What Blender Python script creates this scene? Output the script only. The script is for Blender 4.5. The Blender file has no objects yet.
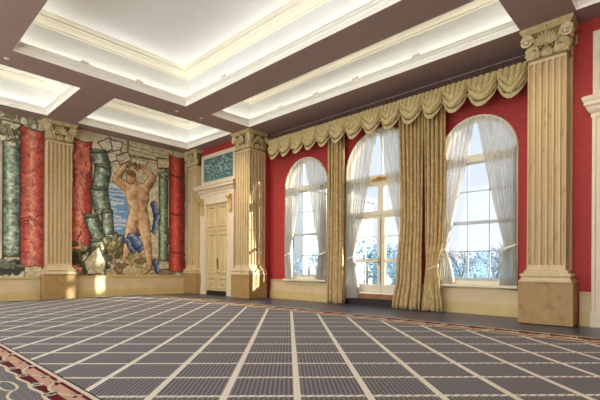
import bpy, math, random
import numpy as np
from mathutils import Matrix, Vector
random.seed(7)
PI = math.pi
SC = bpy.context.scene
COL = SC.collection

# ------------------------------------------------------------------ colours and materials
def lin(r, g, b):
    def c(v):
        v /= 255.0
        return v / 12.92 if v <= 0.04045 else ((v + 0.055) / 1.055) ** 2.4
    return (c(r), c(g), c(b), 1.0)

class NT:
    """small helper around a material's node tree"""
    def __init__(s, name):
        s.m = bpy.data.materials.new(name); s.m.use_nodes = True
        s.t = s.m.node_tree; s.t.nodes.clear()
        s.out = s.n('ShaderNodeOutputMaterial')
    def n(s, kind, **kw):
        nd = s.t.nodes.new(kind)
        for k, v in kw.items(): setattr(nd, k, v)
        return nd
    def l(s, a, b): s.t.links.new(a, b)
    def val(s, sock, v):
        if hasattr(v, 'is_output') or hasattr(v, 'links'): s.l(v, sock)
        else: sock.default_value = v
    def math(s, op, a, b=None, c=None):
        nd = s.n('ShaderNodeMath', operation=op)
        s.val(nd.inputs[0], a)
        if b is not None: s.val(nd.inputs[1], b)
        if c is not None: s.val(nd.inputs[2], c)
        return nd.outputs[0]
    def mix(s, fac, a, b):
        nd = s.n('ShaderNodeMix', data_type='RGBA')
        s.val(nd.inputs[0], fac); s.val(nd.inputs[6], a); s.val(nd.inputs[7], b)
        return nd.outputs[2]
    def noise(s, scale, detail=4, rough=.55, vec=None, dist=0.0):
        nd = s.n('ShaderNodeTexNoise')
        nd.inputs['Scale'].default_value = scale; nd.inputs['Detail'].default_value = detail
        nd.inputs['Roughness'].default_value = rough; nd.inputs['Distortion'].default_value = dist
        if vec is not None: s.l(vec, nd.inputs['Vector'])
        return nd.outputs['Fac']
    def ramp(s, fac, stops):
        nd = s.n('ShaderNodeValToRGB'); cr = nd.color_ramp
        while len(cr.elements) < len(stops): cr.elements.new(.5)
        for e, (p, c) in zip(cr.elements, stops):
            e.position = p; e.color = c if len(c) == 4 else (*c, 1)
        s.l(fac, nd.inputs[0])
        return nd.outputs[0]
    def coords(s, scale=(1, 1, 1), rot=(0, 0, 0)):
        tc = s.n('ShaderNodeNewGeometry')
        mp = s.n('ShaderNodeMapping'); mp.inputs['Scale'].default_value = scale
        mp.inputs['Rotation'].default_value = rot
        s.l(tc.outputs['Position'], mp.inputs[0])
        return mp.outputs[0]
    def bsdf(s, col, rough=.6, metal=0, spec=.5, bump=None, bump_d=.01, **kw):
        p = s.n('ShaderNodeBsdfPrincipled')
        s.val(p.inputs['Base Color'], col); s.val(p.inputs['Roughness'], rough)
        p.inputs['Metallic'].default_value = metal
        p.inputs['Specular IOR Level'].default_value = spec
        for k, v in kw.items(): s.val(p.inputs[k.replace('_', ' ')], v)
        if bump is not None:
            b = s.n('ShaderNodeBump'); b.inputs['Distance'].default_value = bump_d
            b.inputs['Strength'].default_value = .6
            s.l(bump, b.inputs['Height']); s.l(b.outputs[0], p.inputs['Normal'])
        s.l(p.outputs[0], s.out.inputs[0])
        return p

M = {}
def plain(name, rgb, rough=.6, var=.06, scale=6, spec=.4, metal=0, bump=0):
    t = NT(name); c = lin(*rgb)
    d = tuple(x * (1 - 2 * var) for x in c[:3]) + (1,)
    u = tuple(min(1, x * (1 + var)) for x in c[:3]) + (1,)
    nz = t.noise(scale, vec=t.coords())
    t.bsdf(t.ramp(nz, [(.3, d), (.7, u)]), rough, metal, spec, bump=nz if bump else None, bump_d=bump or .01)
    M[name] = t.m
def stone(name, base, dark, light, scale=3.0, rough=.5, stretch=(1, 1, 1)):
    t = NT(name); v = t.coords(stretch)
    a = t.noise(scale, 8, .65, v, 1.2)
    b = t.noise(scale * 5, 5, .6, v, .4)
    f = t.math('ADD', t.math('MULTIPLY', a, .7), t.math('MULTIPLY', b, .3))
    c = t.ramp(f, [(.32, lin(*dark)), (.47, lin(*base)), (.56, lin(*base)), (.68, lin(*light))])
    t.bsdf(c, rough, bump=f, bump_d=.004, spec=.35)
    M[name] = t.m
def emit(name, rgb, strength):
    t = NT(name); e = t.n('ShaderNodeEmission'); e.inputs[0].default_value = lin(*rgb)
    e.inputs[1].default_value = strength; t.l(e.outputs[0], t.out.inputs[0]); M[name] = t.m
def damask(name, base, fig, scale, rough=.7, sheen=0.0, stretch=(1, 1, .6)):
    t = NT(name); v = t.coords(stretch)
    a = t.noise(scale, 3, .5, v, 1.5)
    f = t.ramp(a, [(.46, (0, 0, 0, 1)), (.54, (1, 1, 1, 1))])
    weave = t.noise(scale * 14, 2, .5, v)
    c = t.mix(f, lin(*base), lin(*fig))
    c2 = t.mix(t.math('MULTIPLY', weave, .25), c, lin(*[x * .6 for x in base]))
    t.bsdf(c2, rough, spec=.3, bump=weave, bump_d=.003, Sheen_Weight=sheen)
    M[name] = t.m

damask('red_wallcovering', (170, 52, 46), (178, 59, 52), 14, .62)
damask('gold_drape_fabric', (182, 150, 92), (204, 174, 114), 11, .55, .2)
damask('swag_fabric', (204, 182, 124), (212, 192, 136), 12, .42, .1)
plain('swag_cord', (92, 72, 36), .7, .12, 30)
plain('swag_trim', (206, 184, 132), .6, .12, 30)
plain('brown_heading', (88, 66, 52), .8, .25, 20)
plain('cream_paint', (222, 206, 170), .5, .03, 3)
plain('casing_paint', (226, 208, 176), .45, .03, 3)
plain('door_paint', (208, 184, 130), .4, .03, 3)
plain('dado_paint', (214, 188, 142), .5, .04, 3)
plain('base_paint', (206, 180, 118), .45, .04, 3)
plain('coffer_paint', (216, 216, 211), .6, .015, 2)
plain('coffer_trim', (250, 246, 232), .5, .015, 2)
plain('coffer_panel', (252, 252, 248), .7, .01, 2)
plain('cornice_paint', (232, 225, 204), .6, .02, 2)
plain('soffit_paint', (158, 133, 126), .55, .03, 1.5)
plain('window_paint', (228, 216, 184), .4, .03, 4)
plain('sash_paint', (184, 187, 186), .4, .03, 4)
plain('dark_bronze', (70, 52, 34), .4, .2, 20, metal=.7)
plain('brass', (178, 138, 70), .35, .1, 20, metal=.8)
plain('dark_gap', (44, 30, 22), .6, .2, 8)
plain('oak_threshold', (150, 104, 56), .4, .15, 9)
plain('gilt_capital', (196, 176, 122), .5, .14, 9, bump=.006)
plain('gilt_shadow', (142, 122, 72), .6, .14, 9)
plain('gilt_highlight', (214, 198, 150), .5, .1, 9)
plain('gilt_console', (206, 172, 104), .5, .1, 14, bump=.004)
plain('white_fitting', (230, 224, 208), .5, .05, 10)
stone('pedestal_stone', (170, 136, 84), (136, 102, 56), (188, 156, 104), 2.6)
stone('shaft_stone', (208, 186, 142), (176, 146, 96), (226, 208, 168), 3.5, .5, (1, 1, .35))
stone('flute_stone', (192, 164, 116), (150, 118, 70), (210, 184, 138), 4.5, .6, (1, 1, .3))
emit('cove_glow', (254, 251, 245), 5.2)
emit('lamp_glow', (255, 236, 200), 9.0)
emit('globe_glow', (255, 255, 255), 1.6)

# sheer: thin woven voile that lets light through
t = NT('sheer_voile')
d = t.n('ShaderNodeBsdfDiffuse'); tr = t.n('ShaderNodeBsdfTranslucent'); tp = t.n('ShaderNodeBsdfTransparent')
c = t.ramp(t.noise(40, 2, vec=t.coords((1, 1, .1))), [(.3, lin(196, 191, 180)), (.7, lin(222, 218, 206))])
t.l(c, d.inputs[0]); t.l(c, tr.inputs[0])
m1 = t.n('ShaderNodeMixShader'); m1.inputs[0].default_value = .28
t.l(d.outputs[0], m1.inputs[1]); t.l(tr.outputs[0], m1.inputs[2])
m2 = t.n('ShaderNodeMixShader'); m2.inputs[0].default_value = .24
t.l(m1.outputs[0], m2.inputs[1]); t.l(tp.outputs[0], m2.inputs[2]); t.l(m2.outputs[0], t.out.inputs[0])
M['sheer_voile'] = t.m
plain('sheer_hem', (232, 226, 204), .8, .05, 20)

# window glass
t = NT('window_glass')
tp = t.n('ShaderNodeBsdfTransparent'); tp.inputs[0].default_value = (.74, .77, .80, 1)
gl = t.n('ShaderNodeBsdfGlossy'); gl.inputs['Roughness'].default_value = .03
mx = t.n('ShaderNodeMixShader'); mx.inputs[0].default_value = .05
t.l(tp.outputs[0], mx.inputs[1]); t.l(gl.outputs[0], mx.inputs[2]); t.l(mx.outputs[0], t.out.inputs[0])
M['window_glass'] = t.m

# dark polished boards
t = NT('floor_boards')
v = t.coords()
sep = t.n('ShaderNodeSeparateXYZ'); t.l(v, sep.inputs[0])
row = t.math('FRACT', t.math('MULTIPLY', sep.outputs[1], 7.0))
gap = t.math('LESS_THAN', row, .05)
grain = t.noise(6, 6, .6, t.coords((1, 9, 1)))
c = t.ramp(grain, [(.3, lin(58, 60, 74)), (.7, lin(84, 86, 102))])
t.bsdf(t.mix(gap, c, lin(24, 22, 24)), .34, spec=.35)
M['floor_boards'] = t.m

# carpet field: charcoal ribbed ground, cream lattice of diagonal lines
def carpet_mat(name, lattice=True, dark=(62, 55, 51), lite=(158, 146, 130)):
    t = NT(name); v = t.coords()
    sep = t.n('ShaderNodeSeparateXYZ'); t.l(v, sep.inputs[0]); X, Y = sep.outputs[0], sep.outputs[1]
    p = t.math('ADD', X, Y); q = t.math('SUBTRACT', Y, X)
    rib = t.math('FRACT', t.math('MULTIPLY', X, 17.0))
    wob = t.math('FRACT', t.math('ADD', t.math('MULTIPLY', X, 17.0), t.math('MULTIPLY', Y, 17.0)))
    tw = t.math('FRACT', t.math('ADD', t.math('MULTIPLY', Y, 34.0), t.math('MULTIPLY', t.math('GREATER_THAN', rib, .5), .5)))
    ribm = t.math('MULTIPLY', t.math('LESS_THAN', wob, .46), t.math('LESS_THAN', tw, .8))
    pile = t.noise(160, 2, .6, v)
    blot = t.noise(.9, 3, .5, v)
    g = t.mix(t.math('MULTIPLY', ribm, .62), lin(*dark), lin(*lite))
    g = t.mix(t.math('MULTIPLY', pile, .35), g, lin(58, 52, 50))
    g = t.mix(t.math('MULTIPLY', blot, .25), g, lin(92, 84, 80))
    if lattice:
        fa = t.math('FRACT', t.math('DIVIDE', t.math('ADD', p, .745 + .868 * 40 + .05), .868))
        fb = t.math('FRACT', t.math('DIVIDE', t.math('ADD', q, -4.95 + .84 * 40 + .05), .84))
        la = t.math('LESS_THAN', fa, .10); lb = t.math('LESS_THAN', fb, .09)
        cream = t.mix(pile, lin(206, 194, 166), lin(228, 218, 194))
        tick = t.math('LESS_THAN', t.math('FRACT', t.math('MULTIPLY', X, 17.0)), .72)
        creamb = t.mix(tick, lin(150, 140, 122), cream)
        g = t.mix(lb, g, creamb); g = t.mix(la, g, cream)
    t.bsdf(g, .9, spec=.15, bump=pile, bump_d=.004, Sheen_Weight=.15)
    M[name] = t.m
carpet_mat('carpet_field')
carpet_mat('carpet_centre', False, (58, 50, 46), (176, 164, 140))
plain('carpet_cream', (214, 198, 168), .95, .08, 60, .1)
plain('carpet_salmon', (200, 156, 128), .95, .08, 60, .1)
plain('carpet_maroon', (98, 26, 34), .95, .1, 60, .1)
plain('carpet_brown', (54, 40, 36), .95, .1, 60, .1)

# outside
plain('lawn', (92, 116, 96), .9, .2, 2)
plain('terrace', (222, 219, 210), .8, .1, 2)
plain('leaf', (104, 146, 160), .8, .25, 1.5)  # both leaf tones carry the blue of distant haze in their colour
plain('leaf_pale', (150, 186, 204), .8, .2, 1.5)
plain('bark', (96, 92, 98), .9, .2, 4)
plain('render_wall', (172, 170, 162), .8, .03, 1)
plain('shutter_dark', (60, 64, 72), .6, .1, 4)
plain('iron', (60, 62, 66), .5, .1, 4)

# painted cloth: colours laid down per vertex by the painter below
t = NT('painted_tapestry')
at = t.n('ShaderNodeVertexColor'); at.layer_name = 'paint'
weave = t.noise(90, 2, .5, t.coords())
t.bsdf(t.mix(t.math('MULTIPLY', weave, .18), at.outputs[0], (.25, .2, .14, 1)), .85, spec=.15, bump=weave, bump_d=.003)
M['painted_tapestry'] = t.m

# ------------------------------------------------------------------ mesh builder
class MB:
    def __init__(s): s.v = []; s.f = []; s.mi = []; s.sm = []; s.cur = 0
    def add(s, vs, fs, smooth=False):
        o = len(s.v); s.v += [tuple(p) for p in vs]
        for f in fs: s.f.append(tuple(i + o for i in f)); s.mi.append(s.cur); s.sm.append(smooth)
    def box(s, x0, x1, y0, y1, z0, z1):
        s.add([(x0,y0,z0),(x1,y0,z0),(x1,y1,z0),(x0,y1,z0),(x0,y0,z1),(x1,y0,z1),(x1,y1,z1),(x0,y1,z1)],
              [(0,3,2,1),(4,5,6,7),(0,1,5,4),(1,2,6,5),(2,3,7,6),(3,0,4,7)])
    def grid(s, fn, nu, nv, smooth=True):
        vs = [fn(i / nu, j / nv) for j in range(nv + 1) for i in range(nu + 1)]
        fs = [(j*(nu+1)+i, j*(nu+1)+i+1, (j+1)*(nu+1)+i+1, (j+1)*(nu+1)+i) for j in range(nv) for i in range(nu)]
        s.add(vs, fs, smooth)
    def loft(s, rings, closed=True, smooth=False, cap0=False, cap1=False):
        n = len(rings[0]); vs = [p for r in rings for p in r]; fs = []
        for j in range(len(rings) - 1):
            for i in range(n if closed else n - 1):
                k = (i + 1) % n
                fs.append((j*n+i, j*n+k, (j+1)*n+k, (j+1)*n+i))
        if cap0: fs.append(tuple(range(n))[::-1])
        if cap1: fs.append(tuple((len(rings)-1)*n + i for i in range(n)))
        s.add(vs, fs, smooth)
    def tube(s, path, rad, n=8, smooth=True):
        path = [Vector(p) for p in path]; rings = []
        if not hasattr(rad, '__len__'): rad = [rad] * len(path)
        for i, p in enumerate(path):
            d = (path[min(i+1, len(path)-1)] - path[max(i-1, 0)])
            d = d.normalized() if d.length > 1e-9 else Vector((0, 0, 1))
            a = d.cross(Vector((0, 0, 1)))
            if a.length < .05: a = d.cross(Vector((1, 0, 0)))
            a.normalize(); b = d.cross(a)
            rings.append([tuple(p + (a*math.cos(2*PI*k/n) + b*math.sin(2*PI*k/n)) * rad[i]) for k in range(n)])
        s.loft(rings, True, smooth, True, True)
    def lathe(s, cx, cy, prof, n=16):
        s.loft([[(cx + r*math.cos(2*PI*k/n), cy + r*math.sin(2*PI*k/n), z) for k in range(n)] for r, z in prof], True, True, True, True)
    def ball(s, c, r, nu=10, nv=7):
        rx, ry, rz = r if hasattr(r, '__len__') else (r, r, r)
        def fn(u, v):
            a = 2*PI*u; b = PI*(v - .5)
            return (c[0] + rx*math.cos(b)*math.cos(a), c[1] + ry*math.cos(b)*math.sin(a), c[2] + rz*math.sin(b))
        s.grid(fn, nu, nv)
    def build(s, name, mats, parent=None, bevel=0, solid=0, sub=0):
        me = bpy.data.meshes.new(name); me.from_pydata(s.v, [], s.f); me.update()
        if isinstance(mats, str): mats = [mats]
        for m in mats: me.materials.append(M[m])
        me.polygons.foreach_set('material_index', s.mi); me.polygons.foreach_set('use_smooth', s.sm)
        o = bpy.data.objects.new(name, me); COL.objects.link(o)
        if parent is not None: o.parent = parent
        if bevel:
            b = o.modifiers.new('edge', 'BEVEL'); b.width = bevel; b.segments = 2; b.limit_method = 'ANGLE'
        if solid:
            b = o.modifiers.new('thick', 'SOLIDIFY'); b.thickness = solid
        if sub:
            b = o.modifiers.new('sub', 'SUBSURF'); b.levels = b.render_levels = sub
        return o

def tag(o, label, cat, group=None, kind=None):
    o['label'] = label; o['category'] = cat
    if group: o['group'] = group
    if kind: o['kind'] = kind
    return o
def thing(name, label, cat, loc=(0, 0, 0), rz=0, group=None):
    o = bpy.data.objects.new(name, None); COL.objects.link(o); o.empty_display_size = .2
    o.location = loc; o.rotation_euler = (0, 0, rz)
    return tag(o, label, cat, group)
def struct(o, label, cat):
    return tag(o, label, cat, None, 'structure')
def rect(x0, x1, y0, y1, z): return [(x0,y0,z),(x1,y0,z),(x1,y1,z),(x0,y1,z)]

# ------------------------------------------------------------------ key dimensions (metres)
WN, DN, TW = 10.2, 9.6, -15.5        # window wall, door walls, tapestry wall
SOF, PAN = 5.9, 7.0                  # beam soffit, coffer panel
# ------------------------------------------------------------------ floor and carpet
b = MB(); b.box(-15.7, 4.0, -4.0, 10.6, -.12, 0)
struct(b.build('floor', 'floor_boards'), 'dark polished timber boards showing between carpet and walls', 'floor')

def flat(b, pts, z): b.add([(x, y, z) for x, y in pts], [tuple(range(len(pts)))])
def ribbon(b, pts, w, z):
    vs = []
    for i, (x, y) in enumerate(pts):
        x0, y0 = pts[max(i-1, 0)]; x1, y1 = pts[min(i+1, len(pts)-1)]
        d = math.hypot(x1-x0, y1-y0) or 1; nx, ny = -(y1-y0)/d*w/2, (x1-x0)/d*w/2
        vs += [(x+nx, y+ny, z), (x-nx, y-ny, z)]
    b.add(vs, [(2*i, 2*i+1, 2*i+3, 2*i+2) for i in range(len(pts)-1)])
b = MB()
XW, XE = -15.1, 3.0
b.cur = 0; b.box(XW, XE, -3.5, 7.93, .001, .014)
z0, z1, z2, z3, z4 = .0148, .0160, .0172, .0184, .0196
def border(y_out, y_in, far):
    """bands listed from the field side (k = 0) to the far side of the border (k = 1)"""
    wd = abs(y_out - y_in)
    def Y(k): return y_in + (y_out - y_in) * k
    def band(k0, k1, m, x0=XW, x1=XE, z=z1):
        b.cur = m; ya, yb = sorted((Y(k0), Y(k1))); flat(b, [(x0, ya), (x1, ya), (x1, yb), (x0, yb)], z)
    band(0, .045, 5); band(.045, .16, 2); band(.16, .60, 3); band(.60, 1.0, 5 if far else 1)
    P = .868; x = -15.1 + .33
    while x < XE - P:
        band(.17, .27, 4, x + .09, x + P - .03, z2)
        for q in (.06, .50): band(.60, .83, 4, x + q * P, x + (q + .40) * P, z2)
        b.cur = 5                                   # dark comma scrolls on the salmon band
        for cx, s_ in ((x + .10, 1), (x + .60, -1)):
            pts = [(cx + s_ * .055 * math.cos(i * .42), Y(.42) + .10 * wd * math.sin(i * .42)) for i in range(9)]
            ribbon(b, pts, .03, z2)
        b.cur = 2                                   # cream tendrils
        pts = [(x + P * t_, Y(.22 + .42 * math.sin(PI * min(1, t_ * 1.35)) ** .8 * (1 if t_ < .37 else 1))) for t_ in [i / 24 for i in range(19)]]
        ribbon(b, pts, .026, z3)
        flat(b, [(x - .03, Y(.16)), (x + .05, Y(.16)), (x + .09, Y(.30)), (x + .01, Y(.30))], z3)
        for cx in (x + .02, x + P * .48):
            pts = [(cx + .045 * math.cos(2*PI*i/12), Y(.72) + .13 * wd * math.sin(2*PI*i/12)) for i in range(13)]
            ribbon(b, pts, .022, z3)
            if far: flat(b, [(cx - .12, Y(.42)), (cx + .1, Y(.38)), (cx + .14, Y(.52)), (cx - .05, Y(.58))], z4)
        x += P
    b.cur = 2
    n_ = int((XE - XW) / .07)
    ribbon(b, [(XW + (XE - XW) * i / n_, Y(.88 + .04 * math.sin((XW + (XE-XW)*i/n_ + 14.77) / .868 * 4 * PI))) for i in range(n_ + 1)], .03, z3)
    if far: band(.93, 1.0, 2, z=z2)
border(7.93, 7.30, True)
border(1.0, 1.345, False)
# centre field south of the near border with its oval chain
b.cur = 1; flat(b, [(XW, -3.4), (XE, -3.4), (XE, 1.0), (XW, 1.0)], z0)
b.cur = 2
for r_, yy in enumerate((.90, .66, .42, .18, -.06, -.3, -.6, -.9)):
    x = -14.9 + .434 * (r_ % 2)
    while x < 2.5:
        pts = [(x + .20*math.cos(2*PI*i/24), yy + .062*math.sin(2*PI*i/24)) for i in range(25)]
        ribbon(b, pts, .024, z1)
        ribbon(b, [(x + .20 + .468*i/8, yy + (-.12 + .04) * (1 - (i/4 - 1)**2)) for i in range(9)], .022, z1)
        x += .868
# narrow dark selvedge on the west end
b.cur = 5; flat(b, [(XW, 1.3), (XW + .12, 1.3), (XW + .12, 7.9), (XW, 7.9)], z3)
carpet = b.build('carpet', ['carpet_field', 'carpet_centre', 'carpet_cream', 'carpet_salmon', 'carpet_maroon', 'carpet_brown'])
tag(carpet, 'grey fitted carpet with cream diagonal lattice and maroon border covering the floor', 'carpet')

# ------------------------------------------------------------------ walls
# window wall: three arched openings
WINS = [(-9.37, .92, .70, 3.85), (-6.50, 1.15, .20, 3.93), (-3.76, .90, .70, 3.88)]   # centre x, half width, sill z, spring z
def arch_pts(cx, r, zs, n=24, sc=1.0):
    return [(cx - r*math.cos(PI*i/n), zs + r*math.sin(PI*i/n)) for i in range(n + 1)]
b = MB()
def wall_face(y):
    x = -11.16
    def q(x0, x1, z0, z1): b.add([(x0,y,z0),(x1,y,z0),(x1,y,z1),(x0,y,z1)], [(0,1,2,3)])
    for cx, r, z0, zs in WINS:
        q(x, cx - r, 0, SOF)
        q(cx - r, cx + r, 0, z0)
        ap = arch_pts(cx, r, zs)
        for (xa, za), (xb, zb) in zip(ap, ap[1:]):
            b.add([(xa,y,za),(xb,y,zb),(xb,y,SOF),(xa,y,SOF)], [(0,1,2,3)])
        x = cx + r
    q(x, -2.38, 0, SOF)
wall_face(WN); wall_face(10.5)
b.cur = 1
for cx, r, z0, zs in WINS:
    loop = [(cx - r, z0)] + arch_pts(cx, r, zs) + [(cx + r, z0)]
    b.loft([[(x, WN, z) for x, z in loop], [(x, 10.5, z) for x, z in loop]], True)
struct(b.build('wall_north', ['red_wallcovering', 'window_paint']), 'red fabric wall with three arched windows', 'wall')
b = MB(); b.box(-15.75, -11.92, DN, 10.5, 0, SOF)
struct(b.build('wall_northwest', 'red_wallcovering'), 'red fabric wall around the cream door', 'wall')
b = MB(); b.box(-1.68, 4.0, DN, 10.5, 0, SOF)
struct(b.build('wall_northeast', 'red_wallcovering'), 'red fabric wall right of the last fluted pier', 'wall')
b = MB(); b.box(-15.75, TW - .02, -4.0, DN, 0, SOF)
struct(b.build('wall_west', 'cream_paint'), 'long wall that carries the painted tapestries', 'wall')

b = MB(); b.box(4.0, 4.2, -4.0, 10.5, 0, SOF)  # out of view, added to keep stray sun off the carpet
struct(b.build('wall_east', 'red_wallcovering'), 'unseen red fabric wall beyond the right edge of the picture, added to block sun', 'wall')
b = MB(); b.box(-11.15, -2.4, 10.17, WN, 5.6, SOF)
struct(b.build('trim_7', 'soffit_paint'), 'brown painted band at the top of the window wall', 'trim')
# dado and skirting
def dado(name, n, x0, x1, y, top, label, axis='x', cap=.05):
    b = MB()
    def bx(a0, a1, d, z0, z1, m):
        b.cur = m
        if axis == 'x': b.box(a0, a1, y - d, y, z0, z1)
        else: b.box(y, y + d, a0, a1, z0, z1)
    bx(x0, x1, .025, 0, top, 0)
    bx(x0, x1, .055, top - cap, top, 1); bx(x0, x1, .04, top - cap - .025, top - cap, 1)
    bx(x0, x1, .06, 0, .24, 1); bx(x0, x1, .045, .24, .28, 1); bx(x0, x1, .035, .28, .3, 0)
    struct(b.build(name, ['dado_paint', 'base_paint']), label, 'baseboard')
dado('baseboard_north', 1, -11.08, -7.66, WN, .68, 'cream dado and skirting under the left arched window')
dado('baseboard_northeast', 2, -5.34, -2.5, WN, .68, 'cream dado and skirting under the right arched window')
dado('baseboard_east', 3, -1.56, -1.36, DN, .66, 'short cream dado beside the right door casing')
dado('baseboard_northwest', 4, -14.72, -14.6, DN, .66, 'sliver of cream dado beside the corner pilaster')
dado('baseboard_west', 5, -4.0, 3.99, TW - .02, .75, 'cream dado and skirting below the nearer tapestry', 'y')
dado('baseboard_southwest', 6, 5.0, 9.55, TW - .02, .76, 'cream dado and skirting below the figure tapestry', 'y')

# ------------------------------------------------------------------ ceiling: brown beams and lit coffers
COFF = [(-14.87, -11.93, 4.9, 9.05, 'coffer over the door bay'), (-10.97, -2.5, 7.5, 9.05, 'long coffer along the windows'),
        (-14.87, -11.93, -.15, 4.0, 'coffer over the nearer tapestry'), (-10.97, -2.5, 2.27, 6.6, 'great central coffer'),
        (-1.55, 1.4, 4.9, 9.05, 'coffer right of the right pier'), (-1.55, 1.4, -.15, 4.0, 'unseen coffer over the near right corner of the room, added for light')]  # last coffer and its strip are out of view, added for their light
xs = sorted({-15.75, 4.0} | {c[0] for c in COFF} | {c[1] for c in COFF})
ys = sorted({-4.0, 10.5} | {c[2] for c in COFF} | {c[3] for c in COFF})
b = MB()
for i in range(len(xs)-1):
    for j in range(len(ys)-1):
        mx_, my_ = (xs[i]+xs[i+1])/2, (ys[j]+ys[j+1])/2
        if any(c[0] < mx_ < c[1] and c[2] < my_ < c[3] for c in COFF): continue
        e_ = lambda v, d: v + (0 if v in (-15.75, 4.0, -4.0, 10.5) else d)
        b.box(xs[i] , xs[i+1], ys[j], ys[j+1], SOF, SOF + .10)
struct(b.build('ceiling', 'soffit_paint'), 'grid of flat brown beams between white coffers', 'ceiling')
PROF = [(-.002, 5.893), (.006, 5.893), (.006, 5.965), (.018, 5.97), (.018, 5.985), (.006, 5.99), (.006, 6.03), (.03, 6.05), (.05, 6.075), (.05, 6.09), (.075, 6.095), (.075, 6.13),
        (.04, 6.13), (.04, 6.05), (-.16, 6.05), (-.16, 6.76), (-.12, 6.77), (-.12, 6.80), (-.07, 6.83), (-.03, 6.87), (-.01, 6.90), (.05, 6.905), (.05, 6.94), (.09, 6.96), (.13, 6.985), (.13, 7.0)]
for n, (x0, x1, y0, y1, lab) in enumerate(COFF):
    b = MB(); rings = [rect(x0+o, x1-o, y0+o, y1-o, z) for o, z in PROF]
    b.cur = 3; b.loft(rings[:14]); b.cur = 0; b.loft(rings[13:16]); b.cur = 1; b.loft(rings[15:])
    b.cur = 2; b.add(rings[-1], [(0, 1, 2, 3)])
    co = struct(b.build('trim_%d' % (n + 1), ['coffer_paint', 'cornice_paint', 'coffer_panel', 'coffer_trim']), 'white moulded ' + lab, 'ceiling coffer')
    b = MB()
    for a, c_ in ((-.06, .03),):
        o1, o2 = rect(x0+a, x1-a, y0+a, y1-a, 6.066), rect(x0+c_, x1-c_, y0+c_, y1-c_, 6.066)
        b.loft([o1, o2])
    b.build('light_strip', 'cove_glow', co)

# recessed downlights in the beam over the left pier
for (x, y), lab in (((-11.5, 6.62), 'small round downlight in the beam beside the central coffer corner'),
                    ((-11.47, 7.47), 'small round downlight in the beam nearest the left pier'),
                    ((-11.5, 2.27), 'small round downlight in the beam at the far left edge')):
    tdl = thing('downlight', lab, 'ceiling light', (x, y, SOF), 0, 'recessed downlights in the beams')
    b = MB(); b.lathe(0, 0, [(.036, -.001), (.058, -.001), (.06, -.008), (.036, -.01)], 18); b.build('trim_ring', 'white_fitting', tdl)
    b = MB(); b.lathe(0, 0, [(.035, -.002), (.035, -.007)], 16); b.build('lens', 'lamp_glow', tdl)
# lamps inside the downlights, and unseen fill lamps added over the right pier
for x, y in ((-11.5, 6.62), (-11.47, 7.47), (-11.5, 2.27), (-2.0, 6.62), (-2.0, 7.47), (-2.0, 2.27)):
    ld = bpy.data.lights.new('downlight_and_fill_lamp', 'SPOT'); ld.energy = 150 if x < -5 else 60; ld.spot_size = math.radians(150); ld.spot_blend = .8
    ld.color = (1, .91, .78); ld.shadow_soft_size = .04
    lo = bpy.data.objects.new('downlight_and_fill_lamp', ld); COL.objects.link(lo); lo.location = (x, y, SOF - .03); lo['kind'] = 'helper'
# small fittings clipped to the coffer lips
def lip_fit(x, y, rz, lab):
    tl = thing('cove_fitting', lab, 'ceiling fitting', (x, y, 6.13), rz, 'small fittings on the coffer lips')
    b = MB(); b.box(-.09, .09, -.02, .05, 0, .05); b.build('body', 'white_fitting', tl, .008)
    b = MB(); b.box(-.05, .05, -.05, -.02, .005, .045); b.build('clip', 'cornice_paint', tl, .006)
for k, yy in enumerate((3.75, 5.15)):
    lip_fit(-10.915, yy, -PI/2, ('cream fitting on the left lip of the central coffer', 'cream fitting on the left lip of the central coffer, closer to its far corner')[k])
lip_fit(-9.0, 6.545, PI, 'cream fitting on the window side lip of the central coffer')
for k, xx in enumerate((-9.4, -7.9, -6.5, -4.75)):
    lip_fit(xx, 8.995, PI, ('first', 'second', 'third', 'fourth')[k] + ' cream fitting from the left pier on the window coffer lip')

# ------------------------------------------------------------------ pilasters
def leaf(b, base, up, out, side, h, w, curl):
    """acanthus leaf: rises along up, leans out and curls over; scalloped edge"""
    base, up, out, side = map(Vector, (base, up, out, side))
    def fn(u, v):
        s_ = (u - .5) * 2
        ww = w * (math.sin(PI * min(1, .18 + v * .82)) ** .6) * (1 + .14 * math.cos(v * 22)) * .5
        o = .012 + .25 * curl * v ** 2 + (curl * .55 * max(0, v - .72) / .28)
        z = h * (v if v < .8 else .8 + (v - .8) * .9 - 1.1 * (v - .8) ** 2 * 5)
        rib = .018 * (1 - abs(s_)) + .012 * math.cos(s_ * 9)
        return tuple(base + up * z + out * (o + rib) + side * (s_ * ww))
    b.grid(fn, 10, 10)
def volute(b, c, out, side, r, depth):
    """spiral scroll in the plane of side and z, facing out"""
    c, out, side = Vector(c), Vector(out), Vector(side); up = Vector((0, 0, 1)); path = []; rad = []
    for i in range(34):
        t_ = i / 33; a = PI * .5 + t_ * PI * 3.6; rr = r * (1 - .8 * t_)
        path.append(tuple(c + side * (rr * math.cos(a)) + up * (rr * math.sin(a)) + out * (.03 * t_))); rad.append(.032 * (1 - .45 * t_))
    b.tube(path, rad, 7)
    b.ball(tuple(c + out * .03), r * .3, 8, 6)
    def fn(u, v):
        a = 2 * PI * u
        return tuple(c + side * (r * .92 * v * math.cos(a)) + up * (r * .92 * v * math.sin(a)) - out * .012)
    b.grid(fn, 16, 3)

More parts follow.
